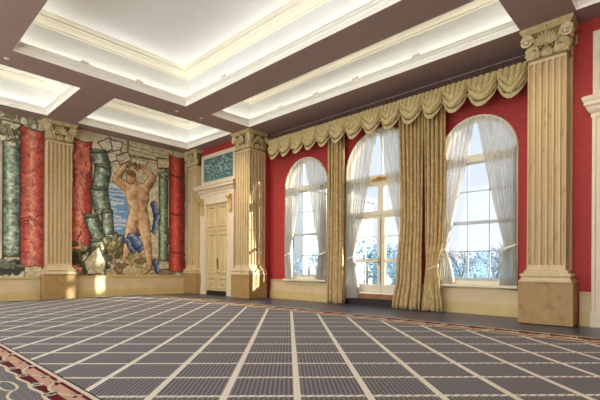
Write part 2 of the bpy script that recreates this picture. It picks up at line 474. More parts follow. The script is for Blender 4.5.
def pilaster(label, loc, rz, w, D, flutes_side, group='fluted pilasters and piers', ped=None, backing=False):
    """front faces local -y; shaft front at y=0, body runs back to y=D"""
    root = thing('pilaster', label, 'pilaster', loc, rz, group)
    h = w / 2; pw = ped or h + .12
    b = MB(); b.box(-pw, pw, -.1, D, .012, .84)
    b.build('pedestal', 'pedestal_stone', root, .008)
    def rr(o, z): return rect(-h - o, h + o, -o, D, z)
    b = MB(); prof = [(.13, .84), (.13, .875), (.105, .885), (.10, .91), (.085, .93), (.10, .945), (.112, .965), (.112, .985), (.095, 1.005), (.06, 1.015), (.045, 1.03), (.05, 1.04), (.05, 1.06), (.02, 1.075), (.003, 1.1)]
    b.loft([rr(o, z) for o, z in prof], True, False, True, True)
    b.build('base_moulding', 'shaft_stone', root)
    if backing:
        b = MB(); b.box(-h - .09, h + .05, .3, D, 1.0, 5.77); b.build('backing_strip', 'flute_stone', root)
    # fluted shaft: height field on each visible face
    b = MB(); z0, z1 = 1.09, 5.27; zA, zB = 1.17, 5.2
    def face(org, ux, nx, width, n):
        org, ux, nx = Vector(org), Vector(ux), Vector(nx); pitch = width / n; r = pitch * .38
        us = [0.0]
        for k in range(n):
            c_ = pitch * (k + .5)
            us += [c_ + r * f_ for f_ in (-1, -.96, -.8, -.5, 0, .5, .8, .96, 1)]
        us.append(width)
        zs = [z0, zA] + [zA + r * f_ for f_ in (.08, .25, .5, .75, 1)] + [zA + r + (zB - zA - 2*r) * i / 12 for i in range(1, 12)] + [zB - r * f_ for f_ in (1, .75, .5, .25, .08)] + [zB, z1]
        def dep(u, z):
            k = min(n - 1, max(0, int(u / pitch))); dx = u - pitch * (k + .5)
            if z < zA or z > zB: return 0
            dz = max(0, zA + r - z, z - (zB - r)); q = 1 - (dx*dx + dz*dz) / (r*r)
            return 1.05 * r * math.sqrt(q) if q > 0 else 0
        vs = [tuple(org + ux * u + Vector((0, 0, z)) - nx * dep(u, z)) for z in zs for u in us]
        nu = len(us)
        for j in range(len(zs) - 1):
            for i in range(nu - 1):
                zc, uc = (zs[j] + zs[j+1]) / 2, (us[i] + us[i+1]) / 2
                pass
        o_ = len(b.v); b.v += vs
        for j in range(len(zs) - 1):
            for i in range(nu - 1):
                zc, uc = (zs[j] + zs[j+1]) / 2, (us[i] + us[i+1]) / 2
                b.f.append((o_+j*nu+i, o_+j*nu+i+1, o_+(j+1)*nu+i+1, o_+(j+1)*nu+i))
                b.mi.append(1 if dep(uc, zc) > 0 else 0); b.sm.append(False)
    face((-h, 0, 0), (1, 0, 0), (0, -1, 0), w, 6)
    if flutes_side:
        face((h, 0, 0), (0, 1, 0), (1, 0, 0), D, flutes_side); face((-h, D, 0), (0, -1, 0), (-1, 0, 0), D, flutes_side)
    else:
        b.add([(h,0,z0),(h,D,z0),(h,D,z1),(h,0,z1)], [(0,1,2,3)]); b.add([(-h,0,z0),(-h,D,z0),(-h,D,z1),(-h,0,z1)], [(0,3,2,1)])
    b.add(rect(-h, h, 0, D, z1), [(0, 1, 2, 3)]); b.add([(-h,D,z0),(h,D,z0),(h,D,z1),(-h,D,z1)], [(0,3,2,1)])
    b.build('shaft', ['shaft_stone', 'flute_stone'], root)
    # capital
    b = MB()
    bell = [(.035, 5.255), (.035, 5.285), (.012, 5.295), (-.02, 5.31), (-.03, 5.45), (-.025, 5.6), (.0, 5.7), (.05, 5.77)]
    b.loft([rr(o, z) for o, z in bell], True, True, True, True)
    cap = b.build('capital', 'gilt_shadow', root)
    faces_ = [((0, 0), (0, -1, 0), (1, 0, 0), h)]
    if D > .5: faces_ += [((h, D/2), (1, 0, 0), (0, 1, 0), D/2)]
    for (cx, cy), out, side, hw in faces_:
        o_, s_ = Vector(out), Vector(side); ctr = Vector((cx, cy, 0)); big = hw > .28
        def at(a, z, d=0): return ctr + s_ * a + o_ * d + Vector((0, 0, z))
        b = MB()
        k = 3
        for i in range(k):
            a = -hw + hw * 2 * (i + .5) / k
            leaf(b, at(a, 5.29, -.01), (0, 0, 1), out, side, .19, hw * 2 / k * 1.0, .10)
        for a in (-hw * .8, hw * .8):
            leaf(b, at(a, 5.3, -.015), (0, 0, 1), out, side, .33, .26, .13)
        b.build('acanthus_leaves', 'gilt_capital', cap)
        b = MB()
        for i in range(11):        # palmette fan
            a = (i - 5) / 5 * 1.45; L = .255 * (1 - .16 * abs(i - 5) / 5)
            p0 = at(0, 5.50, .02); d = s_ * math.sin(a) + Vector((0, 0, math.cos(a)))
            b.tube([tuple(p0 + d * (L * f_) + o_ * (.03 + .06 * f_)) for f_ in (.1, .35, .65, .88, 1)], [.008, .016, .026, .027, .010], 7)
        b.ball(tuple(at(0, 5.50, .05)), .035)
        for sg in (-1, 1):
            path = [tuple(at(sg * (.06 + .05 * math.cos(t_ * 5)), 5.46 + .05 * math.sin(t_ * 5), .05)) for t_ in [i_ / 10 for i_ in range(11)]]
            b.tube(path, .014, 6)
        b.build('palmette', 'gilt_capital', cap)
        for sg in (-1, 1):
            b = MB(); rv = .115
            volute(b, at(sg * (hw + .0), 5.645, .075), out, tuple(s_ * -sg), rv, .05)
            st = [at(sg * hw * .38, 5.36, .0), at(sg * hw * .52, 5.5, .03), at(sg * hw * .68, 5.64, .055), at(sg * hw * .82, 5.73, .07), at(sg * (hw + .0), 5.645 + rv, .075)]
            b.tube([tuple(p) for p in st], [.014, .024, .032, .034, .034], 7)
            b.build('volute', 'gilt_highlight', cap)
    b = MB(); ab = [(.08, 5.77), (.10, 5.785), (.10, 5.81), (.115, 5.825), (.13, 5.845), (.13, 5.897)]
    b.loft([rr(o, z) for o, z in ab], True, False, True, True)
    b.ball((0, -.13, 5.82), (.04, .03, .04))
    b.build('abacus', 'gilt_capital', root)
    return root
pilaster('massive fluted pier between the right arched window and the right red wall', (-2.06, 9.22, 0), 0, .66, WN - 9.22, 7, ped=.475, backing=True)
pilaster('tall fluted pier between the cream door and the left arched window', (-11.54, 9.22, 0), 0, .78, .74, 5)
b = MB(); b.box(-12.0, -11.16, 9.97, 10.5, 0, SOF)
struct(b.build('wall_bay', 'red_wallcovering'), 'short red wall return behind the left pier', 'wall')
pilaster('fluted pilaster in the far corner between red painted column and door', (-15.03, 9.36, 0), 0, .70, DN - 9.36, 0)
pilaster('fluted pilaster standing between the two tapestries', (-15.27, 4.5, 0), PI / 2, .74, 15.52 - 15.27, 0)

# ------------------------------------------------------------------ doors
def door(n, cx, label, ov, kc):
    root = struct(bpy.data.objects.new('door_%d' % n, None), label, 'door'); COL.objects.link(root)
    root.location = (cx, DN, 0)
    b = MB()
    for s in (-1, 1):
        b.box(s*.72 if s > 0 else -1.12, 1.12 if s > 0 else -.72, -.10, 0, 0, 3.98)
        b.box(min(s*.72, s*.80), max(s*.72, s*.80), -.125, -.1, 0.3, 3.66)
        b.box(min(s*1.06, s*1.12), max(s*1.06, s*1.12), -.12, -.1, 0.3, 3.98)
        b.box(-1.14 if s < 0 else .7, -.7 if s < 0 else 1.14, -.13, 0, 0, .3)
    b.box(-.72, .72, -.10, 0, 3.62, 3.98); b.box(-.80, .80, -.125, -.1, 3.60, 3.68); b.box(-.62, .62, -.115, -.1, 3.76, 3.92)
    b.build('door_casing', 'casing_paint', root, .006)
    b = MB()
    def rr(o, z): return rect(-1.12 - o, 1.12 + o, -.1 - o, 0, z)
    b.loft([rr(o, z) for o, z in ((0, 3.96), (.02, 3.98), (.02, 4.05), (.06, 4.09), (.08, 4.13), (.08, 4.16), (ov*.68, 4.19), (ov*.8, 4.2), (ov*.8, 4.26), (ov*.92, 4.29), (ov, 4.32), (ov, 4.35), (.1, 4.38))], True, False, True, True)
    b.build('cornice', 'casing_paint', root)
    for s in (-1, 1):
        b = MB(); pr = [(.03, 3.22), (.07, 3.26), (.06, 3.36), (.05, 3.5), (.08, 3.62), (.14, 3.74), (.16, 3.82), (.12, 3.86)]
        kx = s * kc
        b.loft([rect(kx - .085, kx + .085, -.1 - o, -.1, z) for o, z in pr], True, False, True, True)
        b.tube([(kx - .09, -.24, 3.78), (kx + .09, -.24, 3.78)], .05, 10)
        b.ball((kx, -.14, 3.24), (.05, .04, .06))
        b.build('console_bracket', 'gilt_console', root)
    for s in (-1, 1):
        b = MB(); x0, x1 = sorted((s*.006, s*.715))
        b.box(x0, x1, -.026, -.012, .17, 3.61)
        for z0, z1 in ((.17, .29), (.67, .89), (2.39, 2.73), (3.47, 3.61)): b.box(x0, x1, -.05, -.026, z0, z1)
        b.box(x0, x0 + .12, -.0499, -.026, .17, 3.61); b.box(x1 - .12, x1, -.0499, -.026, .17, 3.61)
        for z0, z1 in ((.26, .70), (.86, 2.42), (2.70, 3.5)):
            f = [(.0, -.05), (.015, -.078), (.045, -.078), (.06, -.05), (.075, -.03), (.11, -.034), (.15, -.056)]
            px0, px1 = x0 + .09, x1 - .09
            b.loft([[(px0+o, y, z0+o), (px1-o, y, z0+o), (px1-o, y, z1-o), (px0+o, y, z1-o)] for o, y in f], True, False, False, True)
        b.box(x0, x1, -.075, -.05, 2.54, 2.6)
        lf = b.build('door_leaf', 'door_paint', root)
        if s > 0:
            b = MB(); b.box(.03, .11, -.064, -.05, 1.03, 1.46)
            b.tube([(.07, -.064, 1.2), (.07, -.11, 1.2), (.07, -.12, 1.24), (.07, -.12, 1.36), (.07, -.11, 1.4), (.07, -.064, 1.4)], .012, 8)
            b.lathe(.07, -.06, [(.02, .86), (.025, .88), (.02, .9)], 10)
            b.build('door_handle', 'dark_bronze', lf)
    b = MB(); b.box(-.72, .72, -.06, 0, .005, .168); b.build('threshold', 'dark_gap', root)
    return root
door(1, -13.5, 'cream double door with panelled leaves left of the pier', .25, .94)
door(2, -.24, 'cream door casing cut off by the right edge of the picture', .15, .86)

# ------------------------------------------------------------------ windows
def arch_band(b, cx, r0, r1, zs, zb, y0, y1, n=28):
    """flat band between radius r0 and r1 with straight legs down to zb, thickness y0..y1"""
    inner = [(cx - r0, zb)] + arch_pts(cx, r0, zs, n) + [(cx + r0, zb)]
    outer = [(cx - r1, zb)] + arch_pts(cx, r1, zs, n) + [(cx + r1, zb)]
    b.loft([[(x, y0, z) for x, z in inner], [(x, y0, z) for x, z in outer], [(x, y1, z) for x, z in outer], [(x, y1, z) for x, z in inner], [(x, y0, z) for x, z in inner]], False)
def pane_mesh(b, cx, r, zs, z0, y):
    loop = [(cx - r, z0)] + arch_pts(cx, r, zs, 28) + [(cx + r, z0)]
    b.add([(x, y, z) for x, z in loop], [tuple(range(len(loop)))])
def sash_window(n, cx, r, z0, zs, label):
    root = struct(bpy.data.objects.new('window_%d' % n, None), label, 'window'); COL.objects.link(root)
    ri = r - .07; zt = 3.80
    def hz(x): return math.sqrt(max(0, ri*ri - (x-cx)**2)) + zs
    b = MB(); arch_band(b, cx, ri, r + .0, zs, z0, 10.27, 10.42)
    b.box(cx - ri, cx + ri, 10.27, 10.42, z0, z0 + .1); b.box(cx - ri, cx + ri, 10.24, 10.42, zt - .09, zt + .08)
    b.build('window_frame', 'window_paint', root)
    b = MB(); arch_band(b, cx, r, r + .022, zs, z0, WN - .03, WN); b.build('window_architrave', 'window_paint', root)
    b = MB(); b.box(cx - ri, cx + ri, 10.31, 10.36, z0 + .1, z0 + .17); b.box(cx - ri, cx + ri, 10.31, 10.38, 2.19, 2.27); b.box(cx - ri, cx + ri, 10.31, 10.36, zt - .13, zt - .09)
    for zz in (1.52, 3.0): b.box(cx - ri, cx + ri, 10.325, 10.35, zz - .014, zz + .014)
    for d in (-.26, .26):
        b.box(cx + d - .014, cx + d + .014, 10.325, 10.35, z0 + .1, zt); b.box(cx + d - .014, cx + d + .014, 10.325, 10.35, zt, hz(cx + d))
    for s in (-1, 1): b.box(cx + s*(ri - .025) - .025, cx + s*(ri - .025) + .025, 10.31, 10.36, z0 + .1, zs)
    for d in (-.26, .26): b.box(cx + d - .03, cx + d + .03, 10.29, 10.31, z0 + .11, z0 + .135)
    b.build('sash', 'sash_paint', root)
    b = MB(); pane_mesh(b, cx, ri, zs, z0 + .1, 10.335); b.build('pane', 'window_glass', root)
    b = MB(); b.box(cx - r - .05, cx + r + .05, 10.06, 10.3, z0 - .05, z0 + .012); b.build('window_sill', 'window_paint', root, .008)
sash_window(1, *WINS[0][:2], WINS[0][2], WINS[0][3], 'arched sash window nearest the left pier')
sash_window(3, *WINS[2][:2], WINS[2][2], WINS[2][3], 'arched sash window beside the right pier')
cx, r, z0, zs = WINS[1]
root = struct(bpy.data.objects.new('window_2', None), 'tall arched french window in the middle', 'window'); COL.objects.link(root)
ri = r - .08
b = MB(); arch_band(b, cx, ri, r, zs, z0, 10.27, 10.42)
b.box(cx - ri, cx + ri, 10.22, 10.42, 3.5, 3.8); b.box(cx - ri, cx + ri, 10.2, 10.4, 3.62, 3.72); b.box(cx - ri, cx + ri, 10.24, 10.4, 2.64, 2.76)
b.box(cx - .1, cx + .1, 10.26, 10.4, 2.7, 3.5); b.box(cx - .025, cx + .025, 10.3, 10.36, 3.8, zs + ri)
b.build('window_frame', 'window_paint', root, .006)
b = MB(); arch_band(b, cx, r, r + .05, zs, z0, WN - .03, WN); b.build('window_architrave', 'window_paint', root)
for s in (-1, 1):
    b = MB(); a0, a1 = sorted((cx + s*.005, cx + s*ri))
    st = .125
    b.box(a0, a0 + (st if s > 0 else .09), 10.29, 10.36, .36, 2.64); b.box(a1 - (.09 if s > 0 else st), a1, 10.29, 10.36, .36, 2.64)
    b.box(a0, a1, 10.291, 10.359, .36, .62); b.box(a0, a1, 10.291, 10.359, 2.56, 2.64)
    for zz in (1.36, 2.02): b.box(a0 + .09, a1 - .09, 10.31, 10.34, zz - .014, zz + .014)
    b.box(a0 + .09, a1 - .09, 10.3, 10.35, 1.27, 1.33)
    m_ = cx + s*.56
    b.box(m_ - .014, m_ + .014, 10.31, 10.34, .6, 2.56); b.box(m_ - .014, m_ + .014, 10.31, 10.34, 2.76, 3.5)
    dl = b.build('french_door_leaf', 'window_paint', root, .004)
    if s < 0:
        b = MB(); b.box(cx - .085, cx - .035, 10.28, 10.29, 1.17, 1.42); b.tube([(cx - .06, 10.285, 1.27), (cx - .06, 10.23, 1.27), (cx - .2, 10.225, 1.26)], .016, 8); b.tube([(cx - .02, 10.275, .7), (cx - .02, 10.275, 2.5)], .01, 6); b.build('handle', 'brass', dl)
b = MB(); pane_mesh(b, cx, ri, zs, .4, 10.325); b.build('pane', 'window_glass', root)
b = MB(); b.box(cx - r, cx + r, 10.16, 10.42, .2, .345); b.build('threshold', 'oak_threshold', root, .01)
b = MB(); b.box(cx - r, cx + r, 10.13, 10.2, .0, .2); b.build('step_riser', 'dark_gap', root)
b = MB(); b.box(cx - .24, cx + .24, 10.17, 10.2, 3.6, 3.7); b.ball((cx, 10.15, 3.68), (.1, .03, .05)); b.build('latch_box', 'brass', root)
# ------------------------------------------------------------------ curtains
def smooth(t_): t_ = max(0, min(1, t_)); return t_ * t_ * (3 - 2 * t_)
def interp(tab, z):
    """piecewise smooth table [(z, value)...] descending z"""
    if z >= tab[0][0]: return tab[0][1]
    for (za, a), (zb, c_) in zip(tab, tab[1:]):
        if z >= zb: return a + (c_ - a) * smooth((za - z) / (za - zb)) if True else a
    return tab[-1][1]
def drape(b, ztop, zbot, left, right, y, pleats, amp, seed, nu=None, nv=40, ampf=None):
    rnd = random.Random(seed); ph = [rnd.uniform(-.5, .5) for _ in range(pleats + 2)]; aw = [rnd.uniform(.6, 1.15) for _ in range(pleats + 2)]
    nu = nu or pleats * 8
    def fn(u, v):
        zt = ztop(u) if callable(ztop) else ztop; zb = zbot + .012 * math.sin(u * 23 + seed)
        z = zt + (zb - zt) * v
        xl, xr = left(u, z, v), right(u, z, v)
        k = u * pleats; i = int(k) ; f = k - i
        a_ = aw[i] * (1 - f) + aw[i + 1] * f; p_ = ph[i] * (1 - f) + ph[i + 1] * f
        A = amp * a_ * (ampf(v, z) if ampf else 1)
        w = 2 * PI * k + p_ + .25 * math.sin(v * 5 + seed + u * 6)
        return (xl + (xr - xl) * u + A * .35 * math.sin(2 * w), y - A * math.cos(w) - A * .25 * math.cos(3 * w + v * 3), z)
    b.grid(fn, nu, nv)
def T(tab): return lambda u, z, v: interp(tab, z)
# gold drapes
def gold(label, left, right, pleats, seed, tie=None, y=9.95, amp=.06):
    root = thing('drape', label, 'curtain', (0, 0, 0), 0, 'gold drapes at the french window')
    b = MB(); drape(b, 5.45, .02, T(left), T(right), y, pleats, amp * 1.4, seed, ampf=lambda v, z: .75 + .5 * smooth(1 - z / 2.2))
    b.build('cloth', 'gold_drape_fabric', root, 0, .006)
    if tie:
        z, x0, x1 = tie; b = MB()
        ring = [[(x0 + (x1 - x0) * (.5 + .5 * math.cos(a)), y + .09 * math.sin(a), z + dz + .06 * math.cos(a)) for a in [2 * PI * i / 24 for i in range(24)]] for dz in (-.045, -.02, .02, .045)]
        b.loft(ring, True, True); b.build('tieback', 'swag_trim', root, 0, .01)
    return root
gold('straight gold damask drape hanging left of the french window', [(5.4, -8.16), (2, -8.15), (.02, -8.18)], [(5.4, -7.58), (2, -7.58), (.02, -7.56)], 5, 3)
gold('long gold damask drape falling straight along the right of the french window', [(5.4, -5.70), (2.5, -5.62), (.9, -5.72), (.02, -5.86)], [(5.4, -5.02), (2.5, -5.03), (.9, -5.05), (.02, -5.08)], 6, 8, y=9.93)
gold('gold damask drape tied back and flared beside the right arched window', [(5.4, -4.99), (3, -4.97), (1.9, -4.96), (1.12, -4.93), (.7, -4.97), (.02, -5.02)], [(5.4, -4.42), (3, -4.42), (1.9, -4.46), (1.12, -4.62), (.7, -4.56), (.02, -4.48)], 5, 5, (1.1, -4.95, -4.6), y=9.95, amp=.055)

# sheer voiles in the arches
def sheer(label, cx, r, zs, side, ztie, tie, zbot, bot, apex, seed, top_r=.99, inner=None):
    """side -1: left half, +1: right half. tie / bot = (outer x, inner x)"""
    root = thing('sheer_curtain', label, 'curtain', (0, 0, 0), 0, 'white sheer voiles in the arched windows')
    R = r * top_r; a0 = 0.0; a1 = math.acos(max(-1, min(1, -side * (apex - cx) / R * -1))) if False else None
    def topx(u):                      # u 0 at outer spring, 1 at apex
        th = (PI / 2 - .01) * u
        return cx + side * R * math.cos(th), zs + R * math.sin(th)
    pl = 9
    rnd = random.Random(seed); ph = [rnd.uniform(-.6, .6) for _ in range(pl + 2)]; aw = [rnd.uniform(.5, 1.2) for _ in range(pl + 2)]
    def fn(u, v):
        tx, tz = topx(u); ty = ztie + .10 * u * 1.0
        ox, ix = tie; bo, bi = bot
        ex = ox + (ix - ox) * u; bx = bo + (bi - bo) * u
        if v < .72:
            q = v / .72; z = tz + (ty - tz) * q
            s_ = max(0, q - .06 * math.sin(PI * q) * u)
            x = tx + (ex - tx) * s_
        else:
            q = (v - .72) / .28; z = ty + (zbot + .03 * u - ty) * q; x = ex + (bx - ex) * math.sin(q * PI / 2)
        k = u * pl; i = int(k); f = k - i
        a_ = aw[i] * (1 - f) + aw[i+1] * f; p_ = ph[i] * (1 - f) + ph[i+1] * f
        A = .036 * a_ * (.5 + .8 * smooth(v * 2))
        w = 2 * PI * k + p_ + .3 * math.sin(v * 4)
        return (x + A * .25 * math.sin(2 * w), 10.125 - A * math.cos(w), z)
    b = MB(); b.grid(fn, 72, 44); b.build('voile', 'sheer_voile', root)
    b = MB(); b.tube([(topx(i/20)[0], 10.12, topx(i/20)[1]) for i in range(21)], .018, 6); b.build('arched_heading', 'sheer_hem', root)
    b = MB(); x0, x1 = tie
    ring = [[(x0 + (x1 - x0) * (.5 + .56 * math.cos(a)), 10.11 + .06 * math.sin(a), ztie + .04 + dz + .05 * math.cos(a) * (1 if x1 > x0 else -1)) for a in [2*PI*i/20 for i in range(20)]] for dz in (-.03, 0, .03)]
    b.loft(ring, True, True); b.build('tieback', 'sheer_hem', root, 0, .008)
w1, w2, w3 = WINS
sheer('white sheer on the left side of the left arched window', w1[0], w1[1], w1[3], -1, 1.5, (w1[0]-.9, w1[0]-.66), .6, (w1[0]-.88, w1[0]-.55), 0, 1)
sheer('white sheer on the right side of the left arched window', w1[0], w1[1], w1[3], 1, 1.5, (w1[0]+.94, w1[0]+.66), .6, (w1[0]+.96, w1[0]+.5), 0, 2)
sheer('white sheer on the left side of the french window', w2[0], w2[1], w2[3], -1, 1.35, (w2[0]-1.1, w2[0]-.84), .18, (w2[0]-1.12, w2[0]-.64), 0, 3)
sheer('white sheer on the right side of the french window', w2[0], w2[1], w2[3], 1, 1.35, (w2[0]+1.1, w2[0]+.84), .18, (w2[0]+1.1, w2[0]+.7), 0, 4)
sheer('white sheer on the left side of the right arched window', w3[0], w3[1], w3[3], -1, 1.5, (w3[0]-.98, w3[0]-.72), .6, (w3[0]-.96, w3[0]-.5), 0, 5)
sheer('white sheer on the right side of the right arched window', w3[0], w3[1], w3[3], 1, 1.55, (w3[0]+.9, w3[0]+.66), .6, (w3[0]+.94, w3[0]+.56), 0, 6)

# swagged valance
val = thing('swag_valance', 'gold swagged valance with brown heading running above all three windows', 'valance')
b = MB()
def fnh(u, v):
    x = -10.9 + 8.34 * u
    return (x, 9.93 - .03 * abs(math.cos(u * PI * 110)) - .02 * v, 5.76 - (.24 + .05 * abs(math.cos(u * PI * 55))) * v)
b.grid(fnh, 900, 3); b.box(-10.9, -2.56, 9.95, 10.16, 5.68, 5.74)
b.build('heading', 'brown_heading', val)
BX = [-10.76, -10.18, -9.64, -9.08, -8.52, -7.98, -7.40, -6.79, -6.20, -5.60, -4.98, -4.43, -3.83, -3.16, -2.54]
for k in range(14):
    x0, x1 = BX[k] - .02, BX[k+1] + .02; c_, hw = (x0 + x1) / 2, (x1 - x0) / 2
    yf = 9.88 - (.015 if k % 2 else 0); seed = random.random() * 6
    def prof(u):                                  # lower edge: high at the ends, deepest in the middle
        s_ = abs(u - .5) * 2; return 5.31 - .49 * max(0, 1 - s_ ** 1.9) ** .72
    def roll(f): f %= 1.0; return math.sqrt(max(0, 1 - (2 * f ** .8 - 1) ** 2))
    def fn(u, v, k0=0.0, k1=1.0):
        s_ = (u - .5) * 2; vv = k0 + (k1 - k0) * v
        z = 5.55 + (prof(u) - 5.55) * vv
        belly = max(0, math.cos(s_ * PI / 2)) ** .7 * math.sin(PI * min(1, vv * .8 + .02))
        up = smooth(1.15 - vv * 1.35 - .25 * abs(s_)); edge = min(1, (1 - abs(s_)) * 4)
        lean = u + .10 * s_ * vv                  # gathers fan in towards the middle
        fold = .13 * roll(lean * 5 + .2 * math.sin(seed)) * up + .17 * roll(vv * 3.1 - .8 * (1 - s_ * s_) + .15 * math.sin(4 * s_ + seed)) * (1 - up) * edge
        return (c_ + hw * s_, yf - .11 * belly - fold, z)
    b = MB(); b.grid(lambda u, v: fn(u, v, 0, .9), 60, 72)
    sw = b.build('swag', 'swag_fabric', val, 0, .008)
    b = MB()
    def ft(u, v):
        x, y, z = fn(u, .87 + .13 * v); return (x, yf - .07 - .15 * math.cos((u - .5) * PI) - .006 * math.cos(u * 40), z - .012 * v)
    b.grid(ft, 40, 3); b.build('swag_trim', 'swag_trim', sw, 0, .008)
    b = MB(); b.tube([(p[0], p[1] - .012, p[2]) for p in [ft(i / 30, -.12) for i in range(31)]], .013, 6); b.build('cord', 'swag_cord', sw)

# ------------------------------------------------------------------ painting helpers (tapestry colours per vertex)
def vnoise(Y, Z, sc, seed, oct_=3):
    rs = np.random.RandomState(seed); tot = np.zeros_like(Y); amp = 1.0; s_ = sc; n_ = 0
    for _ in range(oct_):
        g = rs.rand(256, 256); y = Y * s_ + 31.7; z = Z * s_ + 17.3
        yi = np.floor(y).astype(int); zi = np.floor(z).astype(int); fy = y - yi; fz = z - zi
        fy = fy*fy*(3-2*fy); fz = fz*fz*(3-2*fz); a = lambda i, j: g[(yi+i) % 256, (zi+j) % 256]
        tot += amp * ((a(0,0)*(1-fy)+a(1,0)*fy)*(1-fz) + (a(0,1)*(1-fy)+a(1,1)*fy)*fz); n_ += amp
        amp *= .5; s_ *= 2.1
    return tot / n_
class Canvas:
    def __init__(s, y0, y1, z0, z1, step, base, seed=1):
        s.ny = int(round((y1-y0)/step)) + 1; s.nz = int(round((z1-z0)/step)) + 1
        s.Y, s.Z = np.meshgrid(np.linspace(y0, y1, s.ny), np.linspace(z0, z1, s.nz))
        s.C = np.ones(s.Y.shape + (3,)) * np.array(base, float); s.seed = seed
        s.wy = (vnoise(s.Y, s.Z, 4, 11) - .5) * .10; s.wz = (vnoise(s.Y, s.Z, 4, 12) - .5) * .10
        s.fine = vnoise(s.Y, s.Z, 14, 13, 3)
    def put(s, mask, col): 
        m = np.clip(mask, 0, 1)[..., None]; s.C = s.C * (1 - m) + col * m
    def tone(s, col, var=.25):
        return np.array(col, float)[None, None, :] * (1 + (s.fine - .5)[..., None] * 2 * var)
    def poly(s, pts, col, ink=.0, var=.2, warp=1.0, inkcol=(60, 48, 36)):
        Y = s.Y + s.wy * warp; Z = s.Z + s.wz * warp; ins = np.zeros(Y.shape, bool); dist = np.full(Y.shape, 9.0); n = len(pts)
        for i in range(n):
            (ya, za), (yb, zb) = pts[i], pts[(i+1) % n]
            if za != zb:
                cr = ((za > Z) != (zb > Z)) & (Y < (yb-ya)*(Z-za)/(zb-za) + ya); ins ^= cr
            L = (yb-ya)**2 + (zb-za)**2 + 1e-9; t_ = np.clip(((Y-ya)*(yb-ya)+(Z-za)*(zb-za))/L, 0, 1)
            dist = np.minimum(dist, np.hypot(Y-ya-t_*(yb-ya), Z-za-t_*(zb-za)))
        s.put(ins.astype(float), s.tone(col, var))
        if ink: s.put((dist < ink) * .8, np.array(inkcol, float))
    def limb(s, p, q, r0, r1, col, hi, ink=.022, var=.12, sh=.55, warp=.35, inkcol=(72, 48, 34), bands=0):
        """tapered stroke between two points, modelled across its width"""
        Y = s.Y + s.wy * warp; Z = s.Z + s.wz * warp
        (ya, za), (yb, zb) = p, q; L = math.hypot(yb-ya, zb-za); dy, dz = (yb-ya)/L, (zb-za)/L
        t_ = np.clip(((Y-ya)*dy + (Z-za)*dz)/L, 0, 1); px = Y-ya-t_*L*dy; pz = Z-za-t_*L*dz
        d = np.hypot(px, pz); r = r0 + (r1-r0)*t_; side = (px*dz - pz*dy)/np.maximum(r, .01)
        s._stroke(d, r, side, t_*L, col, hi, ink, var, sh, inkcol, bands)
    def column(s, p, q, r0, r1, col, hi, dark, ink=.02, var=.35, bands=0, warp=.25, pat_k=.5):
        """straight ended cylinder drawn between two points"""
        Y = s.Y + s.wy * warp; Z = s.Z + s.wz * warp
        (ya, za), (yb, zb) = p, q; L = math.hypot(yb-ya, zb-za); dy, dz = (yb-ya)/L, (zb-za)/L
        tt = ((Y-ya)*dy + (Z-za)*dz); t_ = np.clip(tt/L, 0, 1); off = (Y-ya)*dz - (Z-za)*dy; r = r0 + (r1-r0)*t_
        tt = tt + .12*r*(1 - np.clip(off/r, -1, 1)**2)*2
        ins = (np.abs(off) < r) & (tt > 0) & (tt < L); side = np.clip(off/r, -1, 1)
        sh = np.clip(.5 + .5*np.cos((side + .25)*2.1), 0, 1)[..., None]
        c = np.array(dark)*(1-sh) + np.array(col)*sh; hl = np.clip(1-np.abs(side+.2)*1.7, 0, 1)[..., None]
        c = c*(1-hl*.8) + np.array(hi)*hl*.8
        pat = np.clip((vnoise(s.Y, s.Z, 5.5, 77, 3) - .52)*9, 0, 1)[..., None]*pat_k
        c = c*(1-pat) + (np.array(hi)*.92)*pat*(.55+.45*sh) + c*pat*(.45-.45*sh)
        mott = (s.fine-.5)[..., None]*2*var; s.put(ins.astype(float), c*(1+mott))
        edge = (np.abs(np.abs(off)-r) < ink) & (tt > 0) & (tt < L) | (np.abs(off) < r) & ((np.abs(tt) < ink) | (np.abs(tt-L) < ink))
        s.put(edge*.75, np.array((46, 38, 30), float))
        if bands: s.put(ins*(np.abs(((tt/L*bands) % 1)-.5) < .03)*.5, np.array(dark, float)*.7)
    def _stroke(s, d, r, side, along, col, hi, ink, var, sh, inkcol, bands):
        ins = d < r; lit = np.clip(.55 - .6*side, 0, 1)[..., None]
        c = np.array(col, float)*(1-lit)*(1-sh*.35) + np.array(hi, float)*lit + 0*lit
        c = np.where(lit < .5, np.array(col, float)*(.62+.76*lit), np.array(col, float)*(2-2*lit)+np.array(hi, float)*(2*lit-1))
        s.put(ins.astype(float), c*(1+(s.fine-.5)[..., None]*2*var))
        if ink: s.put(((np.abs(d-r) < ink))*.75, np.array(inkcol, float))
    def body(s, segs, col, hi, ink=.02, warp=.3, inkcol=(84, 58, 40)):
        Y = s.Y + s.wy*warp; Z = s.Z + s.wz*warp; fills = []
        best = np.full(Y.shape, 9.0); sd = np.zeros(Y.shape)
        for (ya, za), (yb, zb), r0, r1 in segs:
            L = math.hypot(yb-ya, zb-za); dy, dz = (yb-ya)/L, (zb-za)/L
            t_ = np.clip(((Y-ya)*dy + (Z-za)*dz)/L, 0, 1); px = Y-ya-t_*L*dy; pz = Z-za-t_*L*dz
            r = r0 + (r1-r0)*t_; r = r*(1 + .10*np.sin(t_*PI)); q = np.hypot(px, pz)/r; sg = px*dz - pz*dy
            sdd = (px*.8 - pz*.45)/r; m = q < best; sd = np.where(m, sdd, sd); best = np.minimum(best, q)
            fills.append(q*r - r)
        dmin = np.minimum.reduce(fills); s.put((dmin < ink)*.85, np.array(inkcol, float))
        ins = dmin < -.004; mus = vnoise(s.Y, s.Z, 7, 44, 2) - .5
        lit = np.clip(.55 - .55*sd + mus*.75, 0, 1)[..., None]
